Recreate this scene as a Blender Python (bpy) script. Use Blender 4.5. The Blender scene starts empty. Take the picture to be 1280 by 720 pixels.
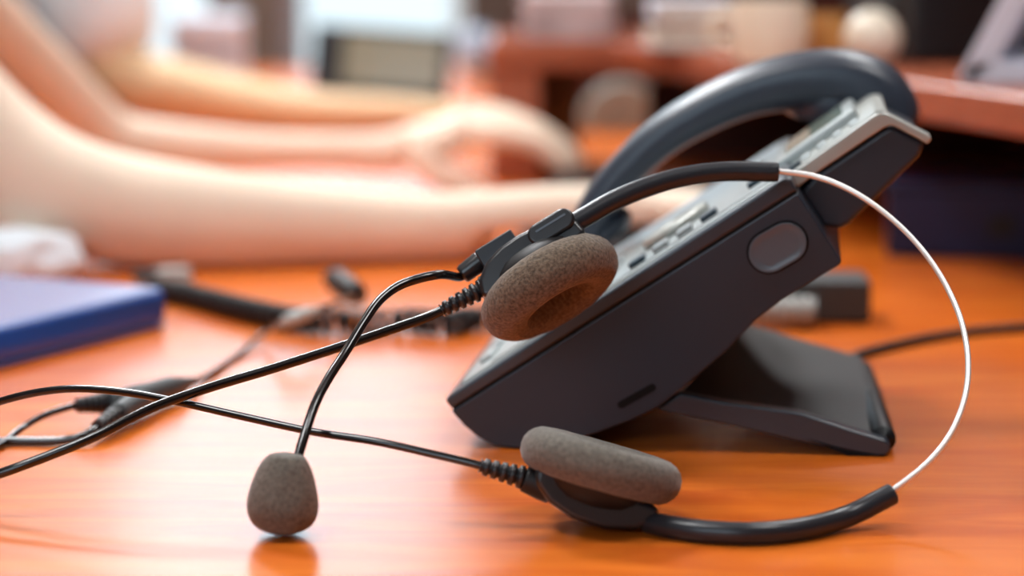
import bpy, bmesh, math, random
from mathutils import Vector, Matrix, noise
random.seed(7)
V = Vector
S = bpy.context.scene
COL = S.collection
DZ = 0.74                       # desk top above the floor

# ------------------------------------------------------------------ camera
FPX = 85 / 36 * 1280
PITCH = math.radians(8.65)
HC = 0.2007                     # camera above the desk top
CAM = V((0, 0, DZ + HC))
FW = V((0, math.cos(PITCH), -math.sin(PITCH)))
UP = V((0, math.sin(PITCH), math.cos(PITCH)))
RT = V((1, 0, 0))

def ray(px, py):
    return FW + RT * ((px - 640) / FPX) - UP * ((py - 360) / FPX)
def at(px, py, Y):
    d = ray(px, py); return CAM + d * (Y / d.y)
def on(px, py, z=0.0):
    d = ray(px, py); return CAM + d * ((z - HC) / d.z)

cd = bpy.data.cameras.new('camera'); cam = bpy.data.objects.new('camera', cd); COL.objects.link(cam)
cam.location = CAM; cam.rotation_euler = (math.pi / 2 - PITCH, 0, 0)
cd.lens = 85; cd.sensor_width = 36; cd.clip_start = 0.02; cd.clip_end = 100
cd.dof.use_dof = True; cd.dof.focus_distance = 0.848; cd.dof.aperture_fstop = 5.0
S.camera = cam

# ------------------------------------------------------------------ materials
def srgb(r, g, b):
    def f(c):
        c /= 255
        return c / 12.92 if c <= .04045 else ((c + .055) / 1.055) ** 2.4
    return (f(r), f(g), f(b), 1)

def mat(name, col, rough=.45, metal=0, spec=.5, coat=0, var=0, vscale=60, bump=0, bscale=200, sss=0, sheen=0, coat_rough=.05, bdist=.0005):
    m = bpy.data.materials.new(name); m.use_nodes = True
    nt = m.node_tree; b = nt.nodes['Principled BSDF']
    b.inputs['Base Color'].default_value = col
    b.inputs['Roughness'].default_value = rough
    b.inputs['Metallic'].default_value = metal
    b.inputs['Specular IOR Level'].default_value = spec
    b.inputs['Coat Weight'].default_value = coat
    b.inputs['Coat Roughness'].default_value = coat_rough
    b.inputs['Sheen Weight'].default_value = sheen
    if sss:
        b.inputs['Subsurface Weight'].default_value = sss
        b.inputs['Subsurface Radius'].default_value = (.01, .004, .002)
        b.inputs['Subsurface Scale'].default_value = 1
    tc = nt.nodes.new('ShaderNodeTexCoord')
    if var:
        n = nt.nodes.new('ShaderNodeTexNoise'); n.inputs['Scale'].default_value = vscale; n.inputs['Detail'].default_value = 4
        nt.links.new(tc.outputs['Object'], n.inputs['Vector'])
        r = nt.nodes.new('ShaderNodeValToRGB')
        r.color_ramp.elements[0].position = .32; r.color_ramp.elements[1].position = .68
        r.color_ramp.elements[0].color = (*[c * (1 - var) for c in col[:3]], 1)
        r.color_ramp.elements[1].color = (*[min(1, c * (1 + var)) for c in col[:3]], 1)
        nt.links.new(n.outputs['Fac'], r.inputs['Fac']); nt.links.new(r.outputs['Color'], b.inputs['Base Color'])
    if bump:
        n2 = nt.nodes.new('ShaderNodeTexNoise'); n2.inputs['Scale'].default_value = bscale; n2.inputs['Detail'].default_value = 3
        nt.links.new(tc.outputs['Object'], n2.inputs['Vector'])
        bp = nt.nodes.new('ShaderNodeBump'); bp.inputs['Strength'].default_value = bump; bp.inputs['Distance'].default_value = bdist
        nt.links.new(n2.outputs['Fac'], bp.inputs['Height']); nt.links.new(bp.outputs['Normal'], b.inputs['Normal'])
    return m

def wood(name, c1, c2, rough=.2, spec=.5, scale=(3, 40, 40), coat=0.0):
    m = bpy.data.materials.new(name); m.use_nodes = True
    nt = m.node_tree; b = nt.nodes['Principled BSDF']
    tc = nt.nodes.new('ShaderNodeTexCoord'); mp = nt.nodes.new('ShaderNodeMapping')
    mp.inputs['Scale'].default_value = scale
    nt.links.new(tc.outputs['Object'], mp.inputs['Vector'])
    n = nt.nodes.new('ShaderNodeTexNoise'); n.inputs['Scale'].default_value = 1.6; n.inputs['Detail'].default_value = 8; n.inputs['Distortion'].default_value = 1.2
    nt.links.new(mp.outputs['Vector'], n.inputs['Vector'])
    r = nt.nodes.new('ShaderNodeValToRGB')
    r.color_ramp.elements[0].position = .3; r.color_ramp.elements[0].color = c1
    r.color_ramp.elements[1].position = .7; r.color_ramp.elements[1].color = c2
    nt.links.new(n.outputs['Fac'], r.inputs['Fac']); nt.links.new(r.outputs['Color'], b.inputs['Base Color'])
    b.inputs['Roughness'].default_value = rough; b.inputs['Specular IOR Level'].default_value = spec
    b.inputs['Coat Weight'].default_value = coat; b.inputs['Coat Roughness'].default_value = .08
    n2 = nt.nodes.new('ShaderNodeTexNoise'); n2.inputs['Scale'].default_value = 14; n2.inputs['Detail'].default_value = 5
    nt.links.new(mp.outputs['Vector'], n2.inputs['Vector'])
    bp = nt.nodes.new('ShaderNodeBump'); bp.inputs['Strength'].default_value = .06; bp.inputs['Distance'].default_value = .0006
    nt.links.new(n2.outputs['Fac'], bp.inputs['Height']); nt.links.new(bp.outputs['Normal'], b.inputs['Normal'])
    return m

M = {}
M['desk'] = wood('cherry_veneer', srgb(200, 90, 22), srgb(228, 120, 36), .25, .5, (5, 22, 22))
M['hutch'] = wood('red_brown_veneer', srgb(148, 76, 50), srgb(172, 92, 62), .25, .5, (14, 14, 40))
M['hutch_shaded'] = wood('shaded_red_brown_veneer', srgb(58, 22, 14), srgb(74, 30, 18), .5, .3, (14, 14, 40))  # hutch veneer darkened: shade of the cavity put into the panel colour
M['phone'] = mat('slate_plastic', srgb(34, 42, 54), .4, spec=.5, bump=.12, bscale=1800, bdist=.0002)
M['phone_bezel'] = mat('slate_bezel_plastic', srgb(46, 54, 64), .3, spec=.6)
M['stand'] = mat('black_stand_plastic', srgb(22, 24, 28), .48, spec=.35, bump=.1, bscale=1500, bdist=.0002)
M['silver'] = mat('silver_plastic', srgb(176, 178, 172), .32, metal=.35, spec=.5)
M['face'] = mat('pale_grey_face_plastic', srgb(168, 176, 176), .3, metal=.2)
M['key'] = mat('grey_key_plastic', srgb(150, 158, 160), .35)
M['key_dark'] = mat('dark_key_plastic', srgb(42, 60, 72), .35)
M['lcd'] = mat('grey_green_lcd', srgb(128, 142, 132), .12)
M['groove'] = mat('black_gap', srgb(10, 10, 12), .7, spec=.2)
M['button'] = mat('slate_button_plastic', srgb(88, 98, 108), .32, spec=.5)
M['handset'] = mat('handset_plastic', srgb(44, 54, 68), .36, spec=.6)
M['rubber'] = mat('black_rubber_sleeve', srgb(38, 41, 47), .32, spec=.45)
M['plastic'] = mat('black_headset_plastic', srgb(34, 34, 37), .3, spec=.6)
M['plastic_matt'] = mat('black_matt_plastic', srgb(30, 29, 30), .5, spec=.4)
M['cable'] = mat('glossy_black_cable', srgb(18, 17, 19), .17, spec=.7)
M['steel'] = mat('polished_steel_wire', srgb(244, 243, 240), .3, metal=.45)
M['foam'] = mat('brown_grey_foam', srgb(108, 94, 80), .95, spec=.15, var=.45, vscale=900, bump=.9, bscale=900, sheen=.25, bdist=.0006)
M['foam_grey'] = mat('grey_foam', srgb(104, 98, 90), .95, spec=.15, var=.3, vscale=700, bump=.7, bscale=800, sheen=.25, bdist=.0005)
M['foam_dark'] = mat('dark_mesh', srgb(40, 32, 26), .9, spec=.1, var=.4, vscale=1200)
M['skin'] = mat('fair_skin', srgb(240, 218, 196), .5, spec=.35, sss=.06, var=.04, vscale=15)
M['skin_tan'] = mat('tanned_skin', srgb(224, 190, 148), .5, spec=.35, sss=.06, var=.04, vscale=15)
M['shirt'] = mat('white_cotton', srgb(236, 244, 250), .85, spec=.2, var=.03, vscale=30, bump=.3, bscale=60, bdist=.004)
M['hair'] = mat('brown_hair', srgb(60, 40, 28), .5, var=.3, vscale=80)
M['trousers'] = mat('grey_trousers', srgb(60, 62, 70), .85)
M['blue'] = mat('blue_leatherette', srgb(14, 76, 162), .3, spec=.5, coat=.8, coat_rough=.25, bump=.25, bscale=700, bdist=.0003)
M['blue_dark'] = mat('navy_board', srgb(14, 22, 62), .5)
M['pages'] = mat('paper_edges', srgb(218, 212, 200), .8, var=.08, vscale=300)
M['white'] = mat('white_card', srgb(222, 230, 244), .6, var=.02, vscale=20)
M['cream'] = mat('cream_ceramic', srgb(238, 226, 204), .3, var=.05, vscale=12)
M['amber'] = mat('amber_wood', srgb(204, 140, 70), .4, var=.25, vscale=40)
M['grey'] = mat('light_grey_plastic', srgb(170, 172, 168), .4)
M['grey_green'] = mat('grey_green_plastic', srgb(150, 156, 148), .4)
M['darkgrey'] = mat('dark_grey_plastic', srgb(62, 66, 68), .45)
M['black'] = mat('black_plastic', srgb(16, 16, 18), .4)
M['screen'] = mat('olive_screen_glass', srgb(132, 134, 112), .15)
M['paper'] = mat('printed_paper', srgb(206, 188, 188), .8, var=.18, vscale=30)
M['wall'] = mat('tan_wall_paint', srgb(112, 92, 80), .9, var=.04, vscale=4)
M['wall_dark'] = mat('brown_wall_paint', srgb(84, 62, 52), .9, var=.04, vscale=4)
M['floor'] = mat('grey_carpet', srgb(96, 88, 82), .95, var=.15, vscale=60)
M['ceil'] = mat('white_ceiling_paint', srgb(236, 234, 230), .9)
M['frame'] = mat('white_window_frame', srgb(230, 232, 232), .5)
M['palebl'] = mat('pale_blue_ceramic', srgb(158, 178, 200), .25)
def glass():
    m = bpy.data.materials.new('window_glass'); m.use_nodes = True
    b = m.node_tree.nodes['Principled BSDF']
    b.inputs['Transmission Weight'].default_value = 1; b.inputs['Roughness'].default_value = 0; b.inputs['IOR'].default_value = 1.05
    b.inputs['Base Color'].default_value = (1, 1, 1, 1)
    return m
M['glass'] = glass()
def emis(name, col, s):
    m = bpy.data.materials.new(name); m.use_nodes = True
    b = m.node_tree.nodes['Principled BSDF']
    b.inputs['Base Color'].default_value = col; b.inputs['Emission Color'].default_value = col; b.inputs['Emission Strength'].default_value = s
    return m
M['lamp'] = emis('lit_diffuser', (1, .96, .9, 1), 4.0)

# ------------------------------------------------------------------ object helpers
def thing(name, label, cat, loc=(0, 0, 0), rz=0, group=None):
    o = bpy.data.objects.new(name, None); COL.objects.link(o)
    o.empty_display_size = .02
    o.location = loc; o.rotation_euler = (0, 0, rz); o['label'] = label; o['category'] = cat
    o['_m'] = 1
    if group: o['group'] = group
    return o
def root_matrix(o):
    while o.parent: o = o.parent
    return Matrix.Translation(o.location) @ o.rotation_euler.to_matrix().to_4x4()
def mk(name, bm, m, parent=None, smooth=True, world=True, bevel=0, segs=3, sub=0, label=None, angle=40):
    """link bm (world coordinates unless world=False) as ONE mesh object"""
    if parent is not None and world:
        bm.transform(root_matrix(parent).inverted())
    bmesh.ops.recalc_face_normals(bm, faces=bm.faces)
    me = bpy.data.meshes.new(name); bm.to_mesh(me); bm.free()
    if m is not None: me.materials.append(m)
    o = bpy.data.objects.new(name, me); COL.objects.link(o)
    if parent is not None: o.parent = parent
    if label: o['label'] = label
    if smooth:
        for p in me.polygons: p.use_smooth = True
    if bevel:
        b = o.modifiers.new('bevel', 'BEVEL'); b.width = bevel; b.segments = segs; b.limit_method = 'ANGLE'; b.angle_limit = math.radians(angle)
        b.harden_normals = False
    if sub:
        s = o.modifiers.new('sub', 'SUBSURF'); s.levels = sub; s.render_levels = sub
    if smooth and not sub:
        try:
            w = o.modifiers.new('wn', 'WEIGHTED_NORMAL'); w.keep_sharp = True
        except Exception: pass
    return o
def solo(name, bm, m, label, cat, group=None, base=None, **k):
    """a one-mesh thing, origin moved to its base"""
    bmesh.ops.recalc_face_normals(bm, faces=bm.faces)
    if base is None:
        n = len(bm.verts); c = sum((v.co for v in bm.verts), V()) / n
        base = V((c.x, c.y, min(v.co.z for v in bm.verts)))
    bm.transform(Matrix.Translation(-base))
    o = mk(name, bm, m, None, **k); o.location = base
    o['label'] = label; o['category'] = cat
    if group: o['group'] = group
    return o
def struct(name, bm, m, **k):
    o = mk(name, bm, m, None, **k); o['kind'] = 'structure'; return o

def box(bm, lo, hi, mtx=None):
    vs = [V((x, y, z)) for x in (lo[0], hi[0]) for y in (lo[1], hi[1]) for z in (lo[2], hi[2])]
    if mtx is not None: vs = [mtx @ v for v in vs]
    v = [bm.verts.new(c) for c in vs]
    for f in ((0, 1, 3, 2), (4, 6, 7, 5), (0, 4, 5, 1), (2, 3, 7, 6), (0, 2, 6, 4), (1, 5, 7, 3)):
        bm.faces.new([v[i] for i in f])
    return bm
def B(lo, hi, mtx=None):
    return box(bmesh.new(), lo, hi, mtx)
def prism(bm, poly, axis, frame=None):
    """poly: list of 3-D points; extruded by the vector axis"""
    a = [bm.verts.new(p) for p in poly]; b = [bm.verts.new(V(p) + axis) for p in poly]
    n = len(poly)
    bm.faces.new(a); bm.faces.new(b[::-1])
    for i in range(n):
        bm.faces.new((a[i], b[i], b[(i + 1) % n], a[(i + 1) % n]))
    return bm
def spline(pts, n=8):
    """Catmull-Rom through vectors (any dimension)"""
    P = [2 * pts[0] - pts[1]] + list(pts) + [2 * pts[-1] - pts[-2]]
    out = []
    for i in range(1, len(P) - 2):
        p0, p1, p2, p3 = P[i - 1:i + 3]
        for k in range(n):
            t = k / n
            out.append(.5 * ((2 * p1) + (p2 - p0) * t + (2 * p0 - 5 * p1 + 4 * p2 - p3) * t * t + (3 * p1 - p0 - 3 * p2 + p3) * t ** 3))
    out.append(P[-2].copy())
    return out
def sweep(bm, pts, rad, seg=14, cap=True, up0=None, flat=1.0, power=2.0):
    """tube along pts; rad a number or a list; flat scales the binormal axis; power>2 squares the section"""
    n = len(pts)
    if not isinstance(rad, (list, tuple)): rad = [rad] * n
    t0 = (pts[1] - pts[0]).normalized()
    u = V(up0) if up0 is not None else (V((0, 0, 1)) if abs(t0.z) < .9 else V((1, 0, 0)))
    rings = []
    for i in range(n):
        t = (pts[min(i + 1, n - 1)] - pts[max(i - 1, 0)]).normalized()
        u = (u - t * u.dot(t)).normalized(); w = t.cross(u)
        ring = []
        for k in range(seg):
            a = 2 * math.pi * k / seg
            c, s = math.cos(a), math.sin(a)
            e = 2 / power
            c = math.copysign(abs(c) ** e, c); s = math.copysign(abs(s) ** e, s)
            r = rad[i]
            if isinstance(r, (tuple, list)): ru, rw = r
            else: ru, rw = r, r * flat
            ring.append(bm.verts.new(pts[i] + u * (c * ru) + w * (s * rw)))
        rings.append(ring)
    for i in range(n - 1):
        for k in range(seg):
            bm.faces.new((rings[i][k], rings[i][(k + 1) % seg], rings[i + 1][(k + 1) % seg], rings[i + 1][k]))
    if cap:
        bm.faces.new(rings[0][::-1]); bm.faces.new(rings[-1])
    return bm
def tube(pts, rad, n=8, **k):
    if isinstance(rad, (list, tuple)):
        rr = [r for r in spline([V((r, 0, 0)) for r in rad], n)]
        rad = [r.x for r in rr]
    return sweep(bmesh.new(), spline(pts, n), rad, **k)
def lathe(bm, o, axis, prof, seg=40):
    """prof: list of (t along axis, radius); ends with r=0 close"""
    axis = V(axis).normalized()
    a = axis.orthogonal().normalized(); b = axis.cross(a)
    rings = []
    for t, r in prof:
        c = V(o) + axis * t
        if r < 1e-7: rings.append([bm.verts.new(c)])
        else: rings.append([bm.verts.new(c + (a * math.cos(2 * math.pi * k / seg) + b * math.sin(2 * math.pi * k / seg)) * r) for k in range(seg)])
    for A, Bq in zip(rings, rings[1:]):
        for k in range(seg):
            q = (k + 1) % seg
            if len(A) == 1 and len(Bq) == 1: break
            if len(A) == 1: bm.faces.new((A[0], Bq[q], Bq[k]))
            elif len(Bq) == 1: bm.faces.new((A[k], A[q], Bq[0]))
            else: bm.faces.new((A[k], A[q], Bq[q], Bq[k]))
    if len(rings[0]) > 1: bm.faces.new(rings[0][::-1])
    if len(rings[-1]) > 1: bm.faces.new(rings[-1])
    return bm
def stadium(c, ex, ey, L, W, n=12):
    """outline of a pill L long (along ex) and W wide"""
    pts = []
    h = (L - W) / 2
    for k in range(n + 1):
        a = -math.pi / 2 + math.pi * k / n
        pts.append(c + ex * (h + math.cos(a) * W / 2) + ey * (math.sin(a) * W / 2))
    for k in range(n + 1):
        a = math.pi / 2 + math.pi * k / n
        pts.append(c + ex * (-h + math.cos(a) * W / 2) + ey * (math.sin(a) * W / 2))
    return pts
def frame_matrix(o, ex, ey, ez):
    m = Matrix((( ex.x, ey.x, ez.x, o.x), (ex.y, ey.y, ez.y, o.y), (ex.z, ey.z, ez.z, o.z), (0, 0, 0, 1)))
    return m

# ------------------------------------------------------------------ the room
X0, X1, Y0, Y1, ZC = -2.6, 2.6, -1.6, 6.0, 2.9
struct('floor', B((X0, Y0, -.1), (X1, Y1, 0)), M['floor'], smooth=False)
struct('ceiling', B((X0, Y0, ZC), (X1, Y1, ZC + .1)), M['ceil'], smooth=False)
struct('wall_left', B((X0 - .1, Y0, 0), (X0, Y1, ZC)), M['wall'], smooth=False)
struct('wall_right', B((X1, Y0, 0), (X1 + .1, Y1, ZC)), M['wall_dark'], smooth=False)
FX0, FX1, FZ0, FZ1 = -2.2, -.3, 1.35, 2.5  # unseen window opening added behind the camera for cool fill light
bm = bmesh.new()
box(bm, (X0, Y0 - .1, 0), (FX0, Y0, ZC)); box(bm, (FX1, Y0 - .1, 0), (X1, Y0, ZC))
box(bm, (FX0, Y0 - .1, 0), (FX1, Y0, FZ0)); box(bm, (FX0, Y0 - .1, FZ1), (FX1, Y0, ZC))
struct('wall_front', bm, M['wall'], smooth=False)
bm = bmesh.new(); f = .04
box(bm, (FX0, Y0 - .08, FZ0), (FX0 + f, Y0 - .02, FZ1)); box(bm, (FX1 - f, Y0 - .08, FZ0), (FX1, Y0 - .02, FZ1))
box(bm, (FX0 + f, Y0 - .08, FZ0), (FX1 - f, Y0 - .02, FZ0 + f)); box(bm, (FX0 + f, Y0 - .08, FZ1 - f), (FX1 - f, Y0 - .02, FZ1))
struct('fill_window', bm, M['frame'], smooth=False)
WX0, WX1, WZ0, WZ1 = -1.15, -.12, .10, 2.75          # glazed opening in the far wall
bm = bmesh.new()
box(bm, (X0, Y1, 0), (WX0, Y1 + .1, ZC)); box(bm, (WX1, Y1, 0), (X1, Y1 + .1, ZC))
box(bm, (WX0, Y1, 0), (WX1, Y1 + .1, WZ0)); box(bm, (WX0, Y1, WZ1), (WX1, Y1 + .1, ZC))
struct('wall_back', bm, M['wall_dark'], smooth=False)
bm = bmesh.new(); f = .035
box(bm, (WX0, Y1 + .02, WZ0), (WX0 + f, Y1 + .08, WZ1)); box(bm, (WX1 - f, Y1 + .02, WZ0), (WX1, Y1 + .08, WZ1))
box(bm, (WX0 + f, Y1 + .02, WZ0), (WX1 - f, Y1 + .08, WZ0 + f)); box(bm, (WX0 + f, Y1 + .02, WZ1 - f), (WX1 - f, Y1 + .08, WZ1))
w1 = struct('window_1', bm, M['frame'], smooth=False)
g = mk('glass_pane', B((WX0 + f, Y1 + .045, WZ0 + f), (WX1 - f, Y1 + .05, WZ1 - f)), M['glass'], w1, smooth=False)

# ------------------------------------------------------------------ desk
DX0, DX1, DY0, DY1 = -.40, .80, .36, 3.3
desk = thing('desk', 'long glossy orange cherry wood desk carrying the phone and headset', 'desk', (0, 1.8, 0))
mk('desktop', B((DX0, DY0, DZ - .03), (DX1, DY1, DZ)), M['desk'], desk, bevel=.003, segs=3)
for y in (DY0 + .05, DY1 - .08):
    mk('side_panel', B((DX0 + .08, y, 0), (DX1 - .03, y + .03, DZ - .03)), M['hutch'], desk, smooth=False)
mk('modesty_panel', B((DX1 - .12, DY0 + .08, .2), (DX1 - .1, DY1 - .08, DZ - .03)), M['hutch'], desk, smooth=False)

# ------------------------------------------------------------------ desk phone
YAW = math.radians(7)
PO = on(645, 562, 0)
U = V((math.cos(YAW), -math.sin(YAW), 0)); W = V((math.sin(YAW), math.cos(YAW), 0))
phone = thing('desk_phone', 'slate grey desk phone tilted on its stand with silver keypad face', 'telephone', PO, -YAW)
def lp(px, py, w=0.0):
    """pixel -> phone-local (u, w, z) on the plane at depth w from the near side"""
    d = ray(px, py); t = ((PO + W * w) - CAM).dot(W) / d.dot(W)
    p = CAM + d * t - PO
    return V((p.dot(U), w, p.z))
PW = .172
def pprism(pix, w0, w1, wref=None):
    ref = w0 if wref is None else wref
    poly = [lp(x, y, ref) for x, y in pix]
    for p in poly: p.y = w0
    return prism(bmesh.new(), poly, V((0, w1 - w0, 0)))
# lower shell
body_pix = [(564, 514), (997, 241), (1024, 282), (1052, 326), (1050, 331), (1010, 355), (975, 377), (945, 400), (907, 440), (857, 482),
            (825, 508), (790, 525), (747, 541), (700, 554), (668, 560), (640, 561), (618, 557), (598, 547), (580, 532)]
bp_ = [lp(x, y) for x, y in body_pix]
zmin = min(p.z for p in bp_)
bm = prism(bmesh.new(), [V((p.x, 0, max(p.z - min(zmin, 0), 0.0004))) for p in bp_], V((0, PW, 0)))
mk('body', bm, M['phone'], phone, world=False, bevel=.0022, segs=4, angle=28)
# thin black seam, then the bezel slab on top of it
bm = pprism([(566, 515), (565.5, 510.5), (993, 237), (997, 241.5)], .0006, PW - .0006, 0)
mk('seam', bm, M['groove'], phone, world=False, smooth=False)
bm = pprism([(564, 511.5), (556, 500), (560, 496), (980, 222), (988, 223), (996, 238)], 0, PW, 0)
mk('bezel', bm, M['phone_bezel'], phone, world=False, bevel=.0022, segs=4)
# the face's own frame: a along the slope, h out of it
fa = lp(558, 498); fb = lp(984, 222); A_ = (fb - fa).normalized(); H_ = V((-A_.z, 0, A_.x)); FL = (fb - fa).length
def fmat(o=fa): return frame_matrix(V((fa.x, 0, fa.z)), A_, V((0, 1, 0)), H_)
def fbox(a0, a1, w0, w1, h0, h1): return B((a0, w0, h0), (a1, w1, h1), fmat())
mk('face_plate', fbox(.006, FL - .004, .007, PW - .006, -.001, .0014), M['face'], phone, world=False, bevel=.0012)
mk('face_gap', fbox(.020, FL - .007, .0115, .0125, .0008, .0016), M['groove'], phone, world=False, smooth=False)
# keypad, twelve keys, feature keys, navigation ring
for r in range(4):
    for c in range(3):
        a = .030 + r * .0125; w = .032 + c * .021
        mk('number_key', fbox(a, a + .008, w, w + .014, .001, .0034), M['key'], phone, world=False, bevel=.001)
for c in range(2):
    mk('volume_key', fbox(.012, .018, .030 + c * .032, .054 + c * .032, .001, .003), M['face'], phone, world=False, bevel=.001)
for r in range(4):
    a = .084 + r * .011
    mk('feature_key', fbox(a, a + .007, .020, .030, .001, .0036), M['key_dark'] if r in (0, 3) else M['key'], phone, world=False, bevel=.0008)
bm = bmesh.new(); c0 = fmat() @ V((.103, .064, .001))
lathe(bm, c0, H_, [(0, .0155), (.003, .0155), (.0038, .0145), (.0038, .008), (.002, .0075), (.002, 0)], 36)
mk('navigation_ring', bm, M['silver'], phone, world=False)
for c in range(4):
    w = .034 + c * .021
    mk('soft_key', fbox(FL - .017, FL - .011, w, w + .013, .001, .0036), M['key_dark'] if c == 0 else M['key'], phone, world=False, bevel=.0008)
# side release button, its gap and the slot
bc = lp(972, 309); ex = (lp(1000, 293) - lp(944, 325)).normalized(); ey = V((-ex.z, 0, ex.x))
bc.y = 0
mk('button_gap', prism(bmesh.new(), [p + V((0, -.0003, 0)) for p in stadium(bc, ex, ey, .0242, .0168)], V((0, .002, 0))), M['groove'], phone, world=False, smooth=False)
bm = prism(bmesh.new(), [p + V((0, -.0016, 0)) for p in stadium(bc, ex, ey, .0224, .015)], V((0, .003, 0)))
bm.faces.ensure_lookup_table()
front = min((f for f in bm.faces if len(f.verts) > 6), key=lambda f: f.calc_center_median().y)
for th, dep in ((.0016, -.0004), (.0012, .0003), (.002, .0006)):
    r = bmesh.ops.inset_region(bm, faces=[front], thickness=th, depth=0)
    for v in front.verts: v.co.y += dep
mk('release_button', bm, M['button'], phone, world=False, label='oval recessed side button')
sc_ = lp(796, 495); sc_.y = 0; ex2 = (lp(822, 480) - lp(770, 509)).normalized(); ey2 = V((-ex2.z, 0, ex2.x))
mk('side_slot', prism(bmesh.new(), [p + V((0, -.00025, 0)) for p in stadium(sc_, ex2, ey2, .0165, .0029)], V((0, .002, 0))), M['groove'], phone, world=False, smooth=False)
# display head behind the keypad
bm = pprism([(1000, 240), (1021, 218), (1104, 162.5), (1112, 158.5), (1120, 160.5), (1156, 178.5), (1150, 196), (1062, 280), (1050, 286), (1030, 284)], .024, .1245)
mk('display_housing', bm, M['phone'], phone, world=False, bevel=.002, segs=3)
bm = pprism([(962, 240), (996, 212), (1091, 144.5), (1098, 141), (1106, 141), (1112, 143), (1108, 156), (1103, 161), (1021, 216), (990, 240)], .0235, .1245, .0225)
shl = mk('display_shell', bm, M['silver'], phone, world=False, bevel=.0008, segs=3)
bm = pprism([(962, 240), (996, 212), (1091, 144.5), (1098, 141), (1106, 141), (1114, 144), (1162, 169), (1165, 173), (1160, 180.5), (1128, 163.5), (1117, 157.5), (1111, 157), (1103, 161), (1021, 216), (990, 240)], .0222, .034, .0225)
mk('side_trim', bm, M['silver'], shl, world=False, bevel=.0008, segs=3, label='silver bent side trim of the display')
ha = lp(996, 212, .0225); hb = lp(1093, 143.5, .0225); HA = (hb - ha).normalized(); HH = V((-HA.z, 0, HA.x)); HL = (hb - ha).length
hm = frame_matrix(V((ha.x, 0, ha.z)), HA, V((0, 1, 0)), HH)
mk('screen_frame', B((-.008, .058, -.001), (HL - .006, .118, .0042), hm), M['face'], phone, world=False, bevel=.0015)
mk('screen', B((-.003, .064, .003), (HL - .011, .112, .0045), hm), M['lcd'], phone, world=False, bevel=.0004)
for k in range(4):
    a = .002 + k * .0075
    mk('line_key', B((a, .042, -.001), (a + .0045, .052, .0010), hm), M['face'], phone, world=False, bevel=.0008)
mk('head_gap', B((-.006, .034, -.0008), (.002, .039, .0012), hm), M['key_dark'], phone, world=False, smooth=False)
# folding stand
def stand():
    t = .0035
    n0 = lp(838, 505, .010); n1 = lp(1104, 572, .010); f1 = lp(1078, 446, .150); f0 = lp(925, 402, .150)
    n1.z = max(n1.z, .006); f1.z = max(.0055, f1.z)
    bm = bmesh.new()
    top = [n0, n1, f1, f0]
    a = [bm.verts.new(p) for p in top]; b = [bm.verts.new(p - V((0, 0, t))) for p in top]
    bm.faces.new(a); bm.faces.new(b[::-1])
    for i in range(4): bm.faces.new((a[i], b[i], b[(i + 1) % 4], a[(i + 1) % 4]))
    st = mk('stand', bm, M['stand'], phone, world=False, bevel=.0008)
    pix = [(820, 512), (850, 492), (905, 503), (1000, 535), (1060, 555), (1098, 566.5), (1107, 569), (1112, 574), (1113, 581), (1109, 588), (1100, 590), (1088, 588), (1000, 571), (900, 548), (830, 533)]
    P = [lp(x, y, .004) for x, y in pix]
    dz = min(p.z for p in P)
    P = [V((p.x, .004, p.z - min(dz, 0) if p.z < .012 else p.z)) for p in P]
    P = [V((p.x, p.y, max(p.z, .0003))) for p in P]
    bm = prism(bmesh.new(), P, V((0, .008, 0)))
    mk('side_rim', bm, M['phone_bezel'], st, world=False, bevel=.0012, segs=3, angle=25)
    q = [(1010, 548), (1060, 563), (1098, 572), (1106, 577), (1104, 583), (1097, 583), (1060, 574)]
    bm = prism(bmesh.new(), [V((lp(x, y, .004).x, .0037, lp(x, y, .004).z)) for x, y in q], V((0, .002, 0)))
    mk('rim_recess', bm, M['groove'], st, world=False, smooth=False)
    bm = bmesh.new(); c1 = lp(1103, 579, .012); c2 = lp(1078, 450, .150)
    c1.z = .0052; c2.z = .0052
    sweep(bm, [c1, c2], .005, 14)
    mk('foot_bar', bm, M['stand'], st, world=False)
stand()

# ------------------------------------------------------------------ handset on its cradle
HW = .148
hs_path = [(730, 300), (746, 262), (779, 217), (828, 171), (882, 138), (940, 113), (1000, 101), (1050, 103), (1088, 117), (1114, 139), (1124, 158)]
hs_h = [.0085, .0085, .0085, .009, .0098, .0108, .0125, .0145, .0150, .0125, .0085]
hroot = thing('phone_handset', 'dark slate handset arching along the far side of the desk phone', 'handset', PO, -YAW)
pts = spline([lp(x, y, HW) for x, y in hs_path], 8)
hh = [v.x for v in spline([V((h, 0, 0)) for h in hs_h], 8)]
hb_ = [.0215 + .002 * abs(i / (len(pts) - 1) - .5) * 2 for i in range(len(pts))]
bm = sweep(bmesh.new(), pts, [(a, b) for a, b in zip(hh, hb_)], 28, up0=(-1, 0, 1), power=3.0)
mk('grip', bm, M['handset'], hroot, world=False, bevel=.003, segs=3, angle=60)
e0 = lp(1040, 112, HW); e1 = lp(1062, 165, HW)
bm = sweep(bmesh.new(), spline([lp(1052, 108, HW), lp(1040, 132, HW), lp(1030, 158, HW)], 5), [.02, .021, .0215, .0218, .0218, .0218, .0216, .021, .020, .019, .0175], 28, flat=1.0)
mk('earpiece', bm, M['handset'], hroot, world=False, bevel=.002, angle=60)
bm = sweep(bmesh.new(), spline([lp(741, 280, HW), lp(748, 292, HW), lp(755, 303, HW)], 5), [.0155, .016, .0165, .0168, .0168, .0168, .0165, .016, .0155, .0145, .013], 28, flat=1.2)
mk('mouthpiece', bm, M['handset'], hroot, world=False, bevel=.002, angle=60)

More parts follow.
